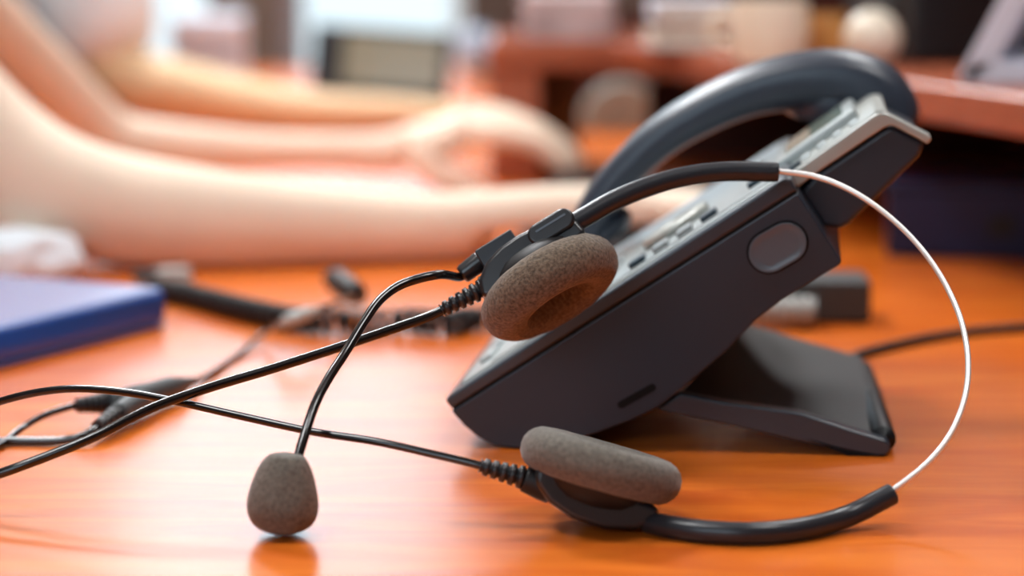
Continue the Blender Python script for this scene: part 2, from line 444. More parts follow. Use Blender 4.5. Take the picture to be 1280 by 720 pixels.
# ------------------------------------------------------------------ headset
low = on(760, 667, 0)
hset = thing('headset', 'black wired headset with foam ear pads propped against the desk phone', 'headset', low)
def plane_pt(px, py, k=1.03, y0=None):
    """point on the headband's leaning plane: Y grows with height"""
    y0 = low.y if y0 is None else y0
    d = ray(px, py)                         # CAM + t d ; Y = y0 + k (z - DZ)
    t = (y0 + k * (CAM.z - DZ)) / (d.y - k * d.z)
    return CAM + d * t
up_s = [(716, 280), (735, 269), (765, 252), (805, 235), (850, 222), (905, 214.5), (973, 215)]
wire = [(955, 214), (975, 214.5), (1020, 221), (1062, 237.5), (1103, 264), (1142, 300), (1174, 342), (1197, 388), (1208, 430), (1210, 470), (1203, 508), (1186, 546), (1158, 580), (1116, 613), (1095, 626)]
lo_s = [(808, 652), (835, 658), (880, 664), (940, 666.5), (1000, 661), (1060, 645), (1116, 617)]
K_ = .98; R_ = .0037
def hb_pt(px, py):
    p = plane_pt(px, py, K_)
    if p.z < DZ + R_ + .0002: p = on(px, py, R_ + .0002)
    return p
band = mk('headband', tube([hb_pt(*p) for p in wire], .00105, 10, seg=14), M['steel'], hset, label='polished steel wire headband')
for src in (up_s, lo_s):
    P = spline([hb_pt(*p) for p in src], 10)
    n = len(P); rr = [R_] * n
    bm = sweep(bmesh.new(), P, rr, 22)
    mk('band_sleeve', bm, M['rubber'], hset, bevel=.0006, angle=60)

def donut(C, n, R, t, hole):
    """foam cushion: rounded thick disc with a dished hole on the +n face"""
    r = t / 2
    prof = [(-r * .8, 0), (-r * .8, R - r * 1.2)]
    for k in range(11):
        a = -math.pi / 2 + math.pi * k / 10
        prof.append((r * math.sin(a), R - r + r * math.cos(a)))
    prof += [(r * .98, (R + hole) / 2 * .98), (r * .9, hole + .003), (r * .6, hole + .0008), (r * .1, hole - .0005), (-r * .2, hole - .002), (-r * .2, 0)]
    bm = bmesh.new(); lathe(bm, C, n, prof, 64)
    for v in bm.verts:
        d = noise.noise(v.co * 220) * .00035
        v.co += (v.co - V(C)).normalized() * d
    return bm

def earpiece(C, n, a1, name_boom, D=.053, t=.0135, foam='foam', lab=''):
    n = n.normalized(); a1 = (a1 - n * a1.dot(n)).normalized(); a2 = n.cross(a1)
    if a2.dot(FW) > 0: a2 = -a2             # a2 looks at the camera
    h = -n
    def q(x, y, z=0): return C + a1 * (x * .001) + h * (y * .001) + a2 * (z * .001)
    pad = mk('ear_cushion', donut(C, n, D / 2, t, .0115), M[foam], hset, label=lab)
    bm = bmesh.new(); lathe(bm, C - n * (t * .12), n, [(0, .0098), (.0012, .0098), (.0016, .009), (.0016, 0)], 32)
    mk('speaker_mesh', bm, M['foam_dark'], pad)
    bm = bmesh.new(); lathe(bm, q(0, t * 310), h, [(0, .0200), (.0025, .0200), (.005, .0185), (.0075, .016), (.0095, .0110), (.0115, .006), (.0118, 0)], 48)
    hous = mk('ear_housing', bm, M['plastic_matt'], hset)
    return q, hous, (a1, h, a2)

# upper ear: foam face turned down and a little towards the camera
n1 = (RT * .50 - UP * .805 - FW * .285)
a1 = RT * .89 + UP * .455
C1 = at(687.5, 360, .868)
q, hous, (ea, eh, ez) = earpiece(C1, n1, a1, True, D=.0550, t=.0175, foam='foam', lab='brown-grey foam ear pad leaning on the phone')
bm = prism(bmesh.new(), [q(x, y, -13) for x, y in ((-23, 7), (-21, 13), (-15, 17.5), (-8, 19.5), (0, 20), (10, 19), (17, 17.2), (20.5, 14), (21.5, 7), (0, 4), (-19, 4))], ez * .026)
arm = mk('yoke', bm, M['plastic'], hset, bevel=.002, segs=3, angle=25)
# swivel knob
bm = prism(bmesh.new(), [q(0, 0, -10.5) - q(0, 0) + p for p in stadium(q(11.5, 15.4), ea, eh, .0185, .0082)], ez * .0252)
knob = mk('swivel_knob', bm, M['plastic'], hset, bevel=.0012, segs=4, angle=60)
bm = prism(bmesh.new(), [q(0, 0, 14.5) - q(0, 0) + p for p in stadium(q(12, 16.4), ea, eh, .0125, .0008)], ez * .0004)
mk('knob_highlight', bm, M['button'], knob, smooth=False)  # lighter strip drawn in place of the highlight along the knob
# boom block
bm = B((-16.5, 17.5, -5), (-1, 25.2, 6.5), frame_matrix(C1, ea * .001, eh * .001, ez * .001))
blk = mk('boom_block', bm, M['rubber'], hset, bevel=.0007, segs=3)
# collar and boom
p0 = q(-16, 22.3, 1); p1 = q(-25, 21.4, 1)
bm = sweep(bmesh.new(), [p0, p0.lerp(p1, .08), p0.lerp(p1, .9), p1], [.0036, .0039, .0035, .0029], 24)
mk('boom_collar', bm, M['plastic'], hset, bevel=.0003, angle=60)
micb = on(350, 671, 0)
boom_pix = [(548, 343.5, .860), (505, 354.5, .853), (476, 374, .845), (454, 404, .835), (432, 440, .824), (410, 474, .812), (394, 505, .802), (382, 540, .793), (372, 574, .786), (368, 592, .783)]
pts = [p1 + (p0 - p1) * .2, p1 + (p1 - p0) * .12] + [at(*b) for b in boom_pix]
mk('mic_boom', tube(pts, .00165, 10, seg=16), M['cable'], hset, label='thin bent black microphone boom')
# mic foam
top = at(358, 567, micb.y + .003); bot = at(350.5, 670.5, micb.y + .001); bot.z = max(bot.z, DZ + .0003)
ax = (bot - top); L = ax.length
prof_px = [(0, 0), (0, 15), (.012, 21), (.05, 25), (.13, 31), (.25, 36), (.4, 41.5), (.55, 44.8), (.66, 45), (.77, 42.5), (.86, 37), (.93, 29), (.975, 18), (1, 0)]
bm = bmesh.new(); lathe(bm, top, ax, [(t * L, r * .001 / 3.80) for t, r in prof_px], 56)
for v in bm.verts: v.co += (v.co - top.lerp(bot, .5)).normalized() * noise.noise(v.co * 160) * .0006
for v in bm.verts: v.co.z = max(v.co.z, DZ + .0003)
mk('microphone_foam', bm, M['foam_grey'], hset, sub=1, label='grey foam microphone cover standing on the desk')

def strain(p0, p1, r0, r1, ribs, name='strain_relief'):
    pts, rad = [], []
    N = ribs * 6
    for i in range(N + 1):
        t = i / N; r = r0 + (r1 - r0) * t
        ph = (t * ribs) % 1
        pts.append(p0.lerp(p1, t)); rad.append(r if ph < .62 or t > .99 else r * .72)
    return mk(name, sweep(bmesh.new(), pts, rad, 22), M['plastic'], hset)
s0 = at(613, 356, .866); s1 = at(552, 388, .862)
strain(s0, s1, .0041, .0026, 7)
bm = sweep(bmesh.new(), [at(616, 354.5, .866), at(604, 361, .866)], .0046, 22); mk('relief_collar', bm, M['plastic'], hset, bevel=.0006, angle=60)

# lower ear: foam face up
n2 = (RT * .27 + UP * .955 + FW * .02)
a1b = RT * .96 - UP * .28
C2 = at(751, 581.5, .791)
q2, hous2, (eb, eh2, ez2) = earpiece(C2, n2, a1b, False, D=.0555, t=.0150, foam='foam_grey', lab='grey foam ear pad facing up near the desk')
poly = [q2(x, y, -12) for x, y in ((-21, 6), (-20, 11), (-14, 16), (-5, 19), (6, 19.5), (16, 17), (22, 13), (22, 8), (0, 5))]
bm = prism(bmesh.new(), poly, ez2 * .025)
for v in bm.verts: v.co.z = max(v.co.z, DZ + .0006)
mk('yoke', bm, M['plastic'], hset, bevel=.002, segs=3, angle=25)
bm = prism(bmesh.new(), [q2(0, 0, -10) - q2(0, 0) + p for p in stadium(q2(6, 13.5), eb, eh2, .0185, .0082)], ez2 * .0205)
mk('swivel_knob', bm, M['plastic'], hset, bevel=.0012, segs=4, angle=60)
t0 = at(664, 600, .787); t1 = at(600, 582, .787)
strain(t0, t1, .0042, .0027, 6)
bm = sweep(bmesh.new(), [at(690, 611, .787), at(676, 606, .787), at(655, 598, .787)], [.0052, .005, .0044], 22); mk('relief_collar', bm, M['plastic_matt'], hset, bevel=.0006, angle=60)

# cables
CR = .00155
A = [s1.lerp(s0, .15), at(535, 396, .861), at(495, 410, .857), at(430, 432, .848), at(340, 461, .836), at(260, 485, .825), at(190, 510, .815), at(120, 545, .806), at(60, 570, .802), at(0, 592, .80),
     at(-50, 608, .806), on(-100, 612, .004), on(-128, 590, .0018), on(-110, 566, .0018), on(-55, 556, .0018), on(10, 552, .0018), on(72, 551, .0022), on(104, 545, .004), on(124, 533, .006)]
mk('cable', tube(A, .00175, 10, seg=14), M['cable'], hset)
Bc = [t1.lerp(t0, .15), at(585, 578, .788), at(540, 567.5, .791), at(470, 552, .797), at(390, 539.5, .805), at(300, 520, .815), at(225, 503, .824), at(160, 491, .832), at(100, 486, .838), at(50, 490, .842), at(0, 502, .846),
      at(-50, 521, .855), at(-95, 546, .868), on(-118, 572, .004), on(-95, 592, .0018), on(-50, 582, .0018), on(0, 556, .0018), on(28, 535, .004), on(58, 518, .007), on(97, 506, .0085)]
mk('cable', tube(Bc, .0014, 10, seg=14), M['cable'], hset)
# Y splitter and the thin cable beyond
def on_line(pix): return [on(x, y, z) for x, y, z in pix]
j = on(175, 499, .0075)
strain(on(132, 503.5, .0085), on(95, 507, .0085), .0045, .003, 5)
strain(on(146, 518, .007), on(122, 534, .006), .0042, .0028, 4)
bm = sweep(bmesh.new(), spline([on(131, 503.5, .0085), on(165, 499, .0078), on(205, 488, .0065), on(244, 476, .005)], 6), [.0048] * 5 + [.0056] * 4 + [.0052] * 5 + [.0044, .0038, .003, .0022, .0018], 20, flat=1.0)
spl = mk('cable_splitter', bm, M['darkgrey'], hset)
bm = sweep(bmesh.new(), spline([on(145, 519, .007), on(165, 507, .0072), on(190, 495, .007)], 5), [.0044] * 4 + [.0048] * 4 + [.004, .0035, .003], 18)
mk('splitter_branch', bm, M['darkgrey'], spl)
T = on_line([(242, 477, .004), (262, 468, .002), (295, 446, .0015), (330, 416, .006), (356, 402, .016), (392, 390, .018), (425, 377, .016), (448, 369, .010)])
mk('lead', tube(T, .0014, 8, seg=10), M['cable'], hset)
bm = sweep(bmesh.new(), spline(on_line([(352, 405, .0145), (365, 399, .018), (382, 393, .019), (398, 387, .018)]), 4), [.0016, .0024, .003, .0033, .0034, .0034, .0034, .0034, .0033, .003, .0026, .002, .0015], 16)
mk('inline_coupler', bm, M['grey'], hset, label='pale grey inline coupler')
bm = sweep(bmesh.new(), spline(on_line([(448, 369, .010), (436, 361, .011), (424, 353, .012), (412, 347, .013)]), 4), [.005, .006, .0065, .0068, .0068, .0068, .0068, .0068, .0068, .0065, .006, .005, .004], 16)
mk('plug', bm, M['plastic_matt'], hset)

# ------------------------------------------------------------------ coiled handset cord
base = on_line([(196, 362, .0066), (240, 370, .0066), (300, 385, .0066), (360, 398, .0066), (430, 404, .0066), (500, 400, .0066), (560, 404, .0066), (612, 398, .0066)]) + [PO + U * .035 + W * .222 + V((0, 0, .0066)), PO + U * .075 + W * .196 + V((0, 0, .0066))]
base = spline(base, 170)
cl = [0]
for a, b in zip(base, base[1:]): cl.append(cl[-1] + (b - a).length)
pts = []
for p, l, nx in zip(base, cl, base[1:]):
    t = (nx - p).normalized(); s = t.cross(V((0, 0, 1))).normalized(); u = s.cross(t)
    ph = l / .0062 * 2 * math.pi
    pts.append(p + (s * math.cos(ph) + u * math.sin(ph)) * .0048)
solo('coiled_cord', sweep(bmesh.new(), pts, .0019, 8), M['plastic_matt'], 'dark coiled phone cord stretched across the desk behind the headset cables', 'cord')

# ------------------------------------------------------------------ blue case and small things beside it
kc = on(207, 409, 0); ld = V((-.46, -.89, 0)).normalized(); pd = V((-.89, .46, 0)).normalized()
book = thing('blue_organizer', 'thick blue leatherette organizer lying flat on the left of the desk', 'organizer', kc)
fm = frame_matrix(kc, ld, pd, V((0, 0, 1)))
mk('cover', B((0, 0, .0005), (.22, .105, .0028), fm), M['blue'], book, bevel=.001)
def rounded_slab():
    prof = [(.0, .0028), (.0, .0165), (.0012, .0186), (.0035, .0198), (.105, .0198), (.105, .0165), (.105, .0028)]
    bm = bmesh.new(); prism(bm, [fm @ V((-.001, y, z)) for y, z in prof], (fm.to_3x3() @ V((.222, 0, 0))))
    return bm
mk('padded_cover', rounded_slab(), M['blue'], book, bevel=.0025, segs=4, angle=30)
pb = on(222, 357, 0)
plug = thing('cable_plug', 'small pale grey connector block lying behind the blue organizer', 'plug', pb)
fm2 = frame_matrix(pb, V((.95, .3, 0)).normalized(), V((-.3, .95, 0)).normalized(), V((0, 0, 1)))
mk('block', B((-.010, 0, .0003), (.008, .016, .0085), fm2), M['grey'], plug, bevel=.001)
mk('plug_tip', B((-.023, .003, .0015), (-.010, .013, .0075), fm2), M['darkgrey'], plug, bevel=.001)

# white cloth by the elbow
bm = bmesh.new(); bmesh.ops.create_icosphere(bm, subdivisions=4, radius=1)
cc = on(6, 356, 0)
for v in bm.verts:
    n_ = noise.noise(v.co * 1.6 + V((3, 1, 2))) * .25 + noise.noise(v.co * 4) * .10
    c = v.co * (1 + n_)
    v.co = cc + V((c.x * .036, .022 + c.y * .022, max(0, .012 + c.z * .019) + .0004))
solo('white_cloth', bm, M['shirt'], 'crumpled white cloth on the desk below the nearest elbow', 'cloth')

# ------------------------------------------------------------------ power box and cable behind the phone
ab = on(1010, 414, 0)
ad = thing('power_adapter', 'dark grey power adapter on the desk behind the phone stand', 'adapter', ab)
fm3 = frame_matrix(ab, V((1, -.05, 0)).normalized(), V((.05, 1, 0)).normalized(), V((0, 0, 1)))
mk('block', B((-.012, .022, .0004), (.033, .06, .022), fm3), M['darkgrey'], ad, bevel=.0025)
pp, rr = [], []
for i in range(43):
    t = i / 42
    pp.append(fm3 @ V((-.030 + .034 * t, .008, .0085))); rr.append(.0078 if (t * 7) % 1 < .6 else .006)
mk('ribbed_plug', sweep(bmesh.new(), pp, rr, 18), M['grey'], ad, label='pale ribbed cable plug')
cab = tube(on_line([(1010, 462, .0024), (1060, 448, .0024), (1090, 438, .0024), (1150, 424, .0024), (1215, 414, .0024), (1290, 408, .0024), (1380, 400, .0024)]), .0022, 8, seg=10)
solo('black_cable', cab, M['plastic_matt'], 'black cable running to the right along the desk behind the phone stand', 'cable')

# ------------------------------------------------------------------ people
def skin_body(name, verts, edges, root, m, parent, sub=2, label=None):
    me = bpy.data.meshes.new(name)
    inv = root_matrix(parent).inverted()
    keys = list(verts); idx = {k: i for i, k in enumerate(keys)}
    me.from_pydata([inv @ V(verts[k][0]) for k in keys], [(idx[a], idx[b]) for a, b in edges], [])
    o = bpy.data.objects.new(name, me); COL.objects.link(o); o.parent = parent
    me.materials.append(m)
    s = o.modifiers.new('skin', 'SKIN'); s.use_smooth_shade = True
    lay = me.skin_vertices[0] if me.skin_vertices else None
    if lay is None:
        bpy.context.view_layer.objects.active = o
        bpy.ops.mesh.customdata_skin_add(); lay = me.skin_vertices[0]
    for k in keys:
        r = verts[k][1]
        lay.data[idx[k]].radius = r if isinstance(r, tuple) else (r, r)
        lay.data[idx[k]].use_root = (k == root)
    ss = o.modifiers.new('sub', 'SUBSURF'); ss.levels = sub; ss.render_levels = sub
    if label: o['label'] = label
    return o

def hand(vs, es, pre, wrist, d, down, side, curl=(.35, .55, .5), lift=.2, thumb_down=.35):
    """palm, four fingers of unequal length and a thumb; side points to the thumb"""
    d = d.normalized(); side = (side - d * side.dot(d)).normalized(); dn = d.cross(side)
    if dn.dot(down) < 0: dn = -dn
    def add(k, p, r, parent): vs[k] = (p, r); es.append((parent, k))
    pal = wrist + d * .035 - dn * .003
    add(pre + 'palm', pal, (.020, .017), pre + 'wrist')
    for i, (off, ln) in enumerate(((.030, .072), (.010, .080), (-.010, .075), (-.028, .058))):
        k0 = wrist + d * (.082 - .004 * abs(i - 1)) + side * off * .95 - dn * .004
        add(f'{pre}k{i}', k0, .0105, pre + 'palm')
        ang = -lift; p = k0; par = f'{pre}k{i}'
        for s_, (seg, c) in enumerate(zip((.45, .30, .25), curl)):
            ang += c
            p = p + (d * math.cos(ang) + dn * math.sin(ang)) * (ln * seg) + side * (off * .06)
            add(f'{pre}f{i}{s_}', p, (.0088, .0082, .0068)[s_], par); par = f'{pre}f{i}{s_}'
    t0 = wrist + d * .022 + side * .024 + dn * .004
    add(pre + 't0', t0, .0125, pre + 'palm')
    t1 = t0 + (d * .75 + side * .5 + dn * thumb_down).normalized() * .034
    add(pre + 't1', t1, .0098, pre + 't0')
    t2 = t1 + (d * .95 + side * .1 + dn * thumb_down).normalized() * .028
    add(pre + 't2', t2, .0078, pre + 't1')

def person(label, pel, chest, sh_n, sh_f, near, far, skin, seat_z=.47, sleeve_n=.35, sleeve_f=.35, cat='person'):
    """near / far: dict(elbow, mid, wrist, hand dir, curl, radii); body = one skin surface"""
    r0 = V((pel.x, pel.y, 0))
    root = thing('person', label, cat, r0)
    vs, es = {}, []
    vs['pelvis'] = (pel, .105)
    mid = pel.lerp(chest, .5)
    vs['waist'] = (mid, .095); es.append(('pelvis', 'waist'))
    vs['chest'] = (chest, .105); es.append(('waist', 'chest'))
    nb = chest + V((.025, 0, .13)); vs['neckbase'] = (nb, .055); es.append(('chest', 'neckbase'))
    nk = nb + V((.03, 0, .07)); vs['neck'] = (nk, .048); es.append(('neckbase', 'neck'))
    hd = nk + V((.035, 0, .09)); vs['head'] = (hd, .078); es.append(('neck', 'head'))
    ct = hd + V((0, 0, .08)); vs['crown'] = (ct, .068); es.append(('head', 'crown'))
    ns = hd + V((.088, 0, -.005)); vs['nose'] = (ns, .014); es.append(('head', 'nose'))
    ch_ = hd + V((.055, 0, -.065)); vs['chin'] = (ch_, .03); es.append(('head', 'chin'))
    for tag_, sh, arm_ in (('n', sh_n, near), ('f', sh_f, far)):
        vs[tag_ + 'sh'] = (sh, .055); es.append(('chest', tag_ + 'sh'))
        e = arm_['elbow']; m1 = sh.lerp(e, .5)
        r = arm_['r']
        vs[tag_ + 'up'] = (m1, r[0]); es.append((tag_ + 'sh', tag_ + 'up'))
        vs[tag_ + 'el'] = (e, r[1]); es.append((tag_ + 'up', tag_ + 'el'))
        w = arm_['wrist']
        pv = tag_ + 'el'
        for i, (mp, mr) in enumerate(arm_['mid']):
            vs[f'{tag_}fm{i}'] = (mp, mr); es.append((pv, f'{tag_}fm{i}')); pv = f'{tag_}fm{i}'
        vs[tag_ + 'wrist'] = (w, (r[2], r[2] * 1.1)); es.append((pv, tag_ + 'wrist'))
        hand(vs, es, tag_, w, arm_['dir'], V((0, 0, -1)), arm_['side'], arm_.get('curl', (.35, .55, .5)), arm_.get('lift', .2), arm_.get('td', .35))
    for sgn, tag_ in ((-1, 'ln'), (1, 'lf')):
        hp = pel + V((.06, sgn * .09, -.03)); vs[tag_ + 'h'] = (hp, .085); es.append(('pelvis', tag_ + 'h'))
        kn = V((pel.x + .42, pel.y + sgn * .12, .50)); vs[tag_ + 'k'] = (kn, .058); es.append((tag_ + 'h', tag_ + 'k'))
        an = V((pel.x + .36, pel.y + sgn * .12, .09)); vs[tag_ + 'a'] = (an, .04); es.append((tag_ + 'k', tag_ + 'a'))
        to = V((pel.x + .50, pel.y + sgn * .13, .035)); vs[tag_ + 't'] = (to, .033); es.append((tag_ + 'a', tag_ + 't'))
    body = skin_body('body', vs, es, 'pelvis', skin, root)
    # shirt with short sleeves
    cv, ce = {}, []
    cv['p'] = (pel + V((0, 0, .02)), .122); cv['w'] = (mid, .116); cv['c'] = (chest, .126); cv['n'] = (nb - V((0, 0, .02)), .07)
    ce += [('p', 'w'), ('w', 'c'), ('c', 'n')]
    for tag_, sh, arm_, k in (('n', sh_n, near, sleeve_n), ('f', sh_f, far, sleeve_f)):
        cv[tag_ + 's'] = (sh, .068); ce.append(('c', tag_ + 's'))
        e = sh.lerp(arm_['elbow'], k); cv[tag_ + 'e'] = (e, arm_['r'][0] + (.022 if k > .9 else .015)); ce.append((tag_ + 's', tag_ + 'e'))
        e2 = sh.lerp(arm_['elbow'], k * .55); 
    skin_body('shirt', cv, ce, 'w', M['shirt'], root, label='white short-sleeved shirt')
    tv, te = {}, []
    tv['p'] = (pel + V((0, 0, -.02)), .118)
    for sgn, tag_ in ((-1, 'ln'), (1, 'lf')):
        for k, rr in (('h', .098), ('k', .072), ('a', .056)):
            p = vs[tag_ + k][0]; tv[tag_ + k] = (p, rr)
        te += [('p', tag_ + 'h'), (tag_ + 'h', tag_ + 'k'), (tag_ + 'k', tag_ + 'a')]
    skin_body('trousers', tv, te, 'p', M['trousers'], root)
    hv = {'a': (hd + V((-.03, 0, .02)), .082), 'b': (ct + V((-.02, 0, .012)), .075), 'c': (hd + V((-.06, 0, -.07)), .06)}
    skin_body('hair', hv, [('a', 'b'), ('a', 'c')], 'a', M['hair'], root)
    return root

near_arm = dict(elbow=at(4, 214, 1.40), r=(.050, .047, .021),
                mid=[(at(115, 259, 1.40), .037), (at(240, 274, 1.41), .034), (at(400, 281, 1.42), .0265), (at(540, 286, 1.43), .0225)],
                wrist=at(700, 273, 1.46), dir=V((1, .12, .02)), side=V((0, 1, 0)), curl=(.3, .45, .4))
near_arm['r'] = (.044, .041, .0205)
far_arm = dict(elbow=at(140, 178, 1.80), r=(.036, .031, .0185),
               mid=[(at(220, 186, 1.80), .0215), (at(330, 189, 1.80), .0155), (at(420, 189, 1.80), .0145)],
               wrist=at(486, 192, 1.80), dir=V((1, .05, .26)), side=V((0, -1, -.25)), curl=(.55, .45, .35), lift=.1, td=.75)
far_arm['r'] = (.025, .024, .0155)
person('nearest person, white shirt, pale bare forearms on the desk, hands at the keyboard', V((-.66, 1.52, .58)), V((-.575, 1.53, .90)),
       V((-.50, 1.40, DZ + .28)), V((-.50, 1.68, DZ + .28)), near_arm, far_arm, M['skin'])
n2arm = dict(elbow=at(140, 95, 2.32), r=(.040, .034, .021),
             mid=[(at(190, 110, 2.31), .037), (at(260, 122, 2.3), .031), (at(350, 138, 2.28), .025)],
             wrist=at(440, 146, 2.26), dir=V((1, -.02, .0)), side=V((0, 1, 0)), curl=(.35, .5, .4))
f2arm = dict(elbow=V((-.60, 2.82, .70)), r=(.040, .034, .021), mid=[(V((-.55, 2.76, .665)), .03)],
             wrist=V((-.48, 2.68, .64)), dir=V((1, -.1, 0)), side=V((0, -1, 0)))
person('farther person, white sleeves, one tanned forearm on the desk beyond the pale arms', V((-.66, 2.52, .58)), V((-.58, 2.53, .90)),
       V((-.44, 2.37, DZ + .28)), V((-.53, 2.72, DZ + .27)), n2arm, f2arm, M['skin_tan'], sleeve_n=1.02)

# ------------------------------------------------------------------ keyboard under the hands
kb = V((.035, 1.43, DZ))
kbd = thing('keyboard', 'dark keyboard on the desk under the nearest hands', 'keyboard', kb)
km = frame_matrix(kb, V((1, -.08, 0)).normalized(), V((.08, 1, 0)).normalized(), V((0, 0, 1)))
mk('case', B((-.035, 0, .0005), (.085, .37, .011), km), M['darkgrey'], kbd, bevel=.002)
for r in range(5):
    mk('key_row', B((-.028 + r * .019, .012, .010), (-.028 + r * .019 + .015, .348, .0155), km), M['black'], kbd, bevel=.001)

# ------------------------------------------------------------------ hutch with raised shelf
Ee = V((.083, 1.866, 0)); Dn = V((.271 - .083, 1.28 - 1.866, 0)).normalized(); Nr = V((-Dn.y, Dn.x, 0))     # along the front edge towards us; to the right
if Nr.x < 0: Nr = -Nr
ZT = DZ + .109; TH = .0235
hutch = thing('desk_hutch', 'red brown wooden raised shelf unit along the right and back of the desk', 'shelf', Ee + V((.1, .1, DZ)))
LR, DR = .80, .40
def quad_slab(pts, z0, z1): return prism(bmesh.new(), [V((p.x, p.y, z0)) for p in pts], V((0, 0, z1 - z0)))
a0 = Ee + Dn * LR; a1_ = Ee; a2_ = V((-.0185, 1.866, 0)); a3_ = V((-.0185, 2.06, 0)); a4_ = V((.46, 2.06, 0)); a5_ = a0 + Nr * DR
mk('shelf_board', quad_slab([a0, a1_, a2_, a3_, a4_, a5_], ZT - TH, ZT), M['hutch'], hutch, bevel=.006, segs=4)
def panel(p, qv, z0, z1, t, m, name):
    d = (qv - p).normalized(); nn = V((-d.y, d.x, 0)) * t
    return mk(name, quad_slab([p, qv, qv + nn, p + nn], z0, z1), m, hutch, bevel=.001)
panel(V((.115, 2.042, 0)), V((.455, 2.042, 0)), DZ + .0003, ZT - TH, .015, M['hutch_shaded'], 'back_panel')
panel(V((.455, 2.06, 0)), V((.455, 2.42, 0)), DZ + .0003, ZT, -.018, M['hutch_shaded'], 'side_panel')
panel(V((.455, 2.42, 0)), V((.0, 2.42, 0)), DZ + .0003, ZT, -.018, M['hutch_shaded'], 'back_panel')
panel(a5_, a4_, DZ + .0003, ZT - TH, -.02, M['hutch_shaded'], 'back_panel')
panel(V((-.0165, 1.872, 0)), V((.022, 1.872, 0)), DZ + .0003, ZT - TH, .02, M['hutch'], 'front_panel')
panel(V((.022, 1.874, 0)), V((.058, 2.05, 0)), DZ + .0003, ZT - TH, .018, M['hutch_shaded'], 'divider')
panel(a0 + Nr * .01 - Dn * .004, a5_ - Nr * .01 - Dn * .004, DZ + .0003, ZT - TH, .018, M['hutch_shaded'], 'end_panel')
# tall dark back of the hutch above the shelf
panel(a5_ - Nr * .02, a4_ - V((.02, 0, 0)), ZT, ZT + .34, -.02, M['hutch_shaded'], 'upper_back_panel')
panel(V((.44, 2.055, 0)), V((.115, 2.055, 0)), ZT, ZT + .30, .018, M['hutch_shaded'], 'upper_back_panel')

def ons(px, py): return on(px, py, .109 + .0003)
def vase(name, prof, m, base, label, cat, s=.001, seg=36, sub=None):
    bm = bmesh.new(); lathe(bm, base, V((0, 0, 1)), [(t * s, r * s) for t, r in prof], seg)
    return solo(name, bm, m, label, cat, base=V(base), sub=sub or 0)
def mug(base, m, label, r=19, h=38, hang=0):
    t = thing('mug', label, 'mug', base, hang)
    bm = bmesh.new(); lathe(bm, base, V((0, 0, 1)), [(0, 0), (0, r * .8e-3), (.002, r * .9e-3), (h * .5e-3, r * 1e-3), (h * 1e-3, r * .97e-3), (h * 1e-3, r * .88e-3), (.004, r * .8e-3), (.004, 0)], 36)
    mk('cup', bm, m, t)
    c = V(base) + V((0, 0, h * .5e-3)); d = V((-math.sin(hang) * -1, -math.cos(hang), 0)); d = V((math.cos(hang), math.sin(hang), 0))
    P = [c + d * (r * .96e-3) + V((0, 0, h * .28e-3)), c + d * (r * 1.45e-3) + V((0, 0, h * .22e-3)), c + d * (r * 1.55e-3) - V((0, 0, h * .1e-3)), c + d * (r * .94e-3) - V((0, 0, h * .28e-3))]
    mk('handle', tube(P, .0028, 6, seg=10), m, t)
    return t
mug(ons(962, 78), M['cream'], 'cream mug on the hutch shelf directly behind the handset arch', r=25, h=40, hang=math.radians(170))
vase('wooden_pot', [(0, 0), (0, 11), (4, 13), (16, 14), (26, 12), (31, 13), (31, 10.5), (6, 10), (6, 0)], M['amber'], ons(1035, 76), 'small amber wooden pot between the cream mug and cream ball', 'pot')
vase('cream_ball', [(0, 0), (0, 7), (2, 12), (8, 17), (17, 19.5), (26, 17), (32, 11), (34.5, 5), (35, 0)], M['cream'], ons(1090, 80), 'round cream ball ornament on the shelf right of the amber pot', 'ornament', sub=1)
# stack of papers/books on the shelf
for i, (c, h, m, lab) in enumerate(((.0, .012, M['pages'], 'grey white book lying on the hutch shelf, lowest of the stack'),
                                    (.0, .007, M['amber'], 'thin brown book in the middle of the stack on the hutch shelf'),
                                    (.0, .014, M['white'], 'pale book lying on top of the stack on the hutch shelf'))):
    z0 = (0, .0125, .020)[i]
    b0 = ons(868, 62) + V((0, .012, z0))
    r_ = (.05, -.12, .02)[i]
    bk = thing('book', lab, 'book', b0, r_, 'books stacked on the hutch shelf')
    mk('cover', B((-.026, 0, 0), (.028, .07, .0012)), m, bk, world=False, bevel=.0004)
    mk('page_block', B((-.025, .001, .0012), (.027, .069, h - .0012)), M['pages'], bk, world=False, smooth=False)
    mk('cover', B((-.026, 0, h - .0012), (.028, .07, h)), m, bk, world=False, bevel=.0004)
    mk('spine', B((-.028, 0, 0), (-.026, .07, h)), m, bk, world=False, bevel=.0004)
# paper pile on the back run
b0 = V((.002, 1.885, ZT + .0003))
bm = bmesh.new()
for i in range(8):
    m_ = Matrix.Translation(b0 + V((.043, .06, i * .0042))) @ Matrix.Rotation(random.uniform(-.12, .12), 4, 'Z')
    box(bm, (-.034, -.055, .0), (.034, .055, .004), m_)
solo('paper_pile', bm, M['paper'], 'pinkish white pile of papers on the back run of the shelf', 'papers', smooth=False)
# dark box (loudspeaker) on the shelf
b0 = V((.262, 1.60, ZT + .0003))
sp = thing('loudspeaker', 'black loudspeaker box standing on the shelf beside the white calendar', 'speaker', b0)
sm = frame_matrix(b0, Nr, -Dn, V((0, 0, 1)))
mk('cabinet', B((-.015, -.035, 0), (.075, .07, .17), sm), M['black'], sp, bevel=.004)
bm = bmesh.new(); lathe(bm, sm @ V((-.0152, .02, .05)), -Nr, [(0, .03), (.0015, .03), (.002, .028), (-.001, .02), (-.001, 0)], 32)
mk('cone', bm, M['darkgrey'], sp)
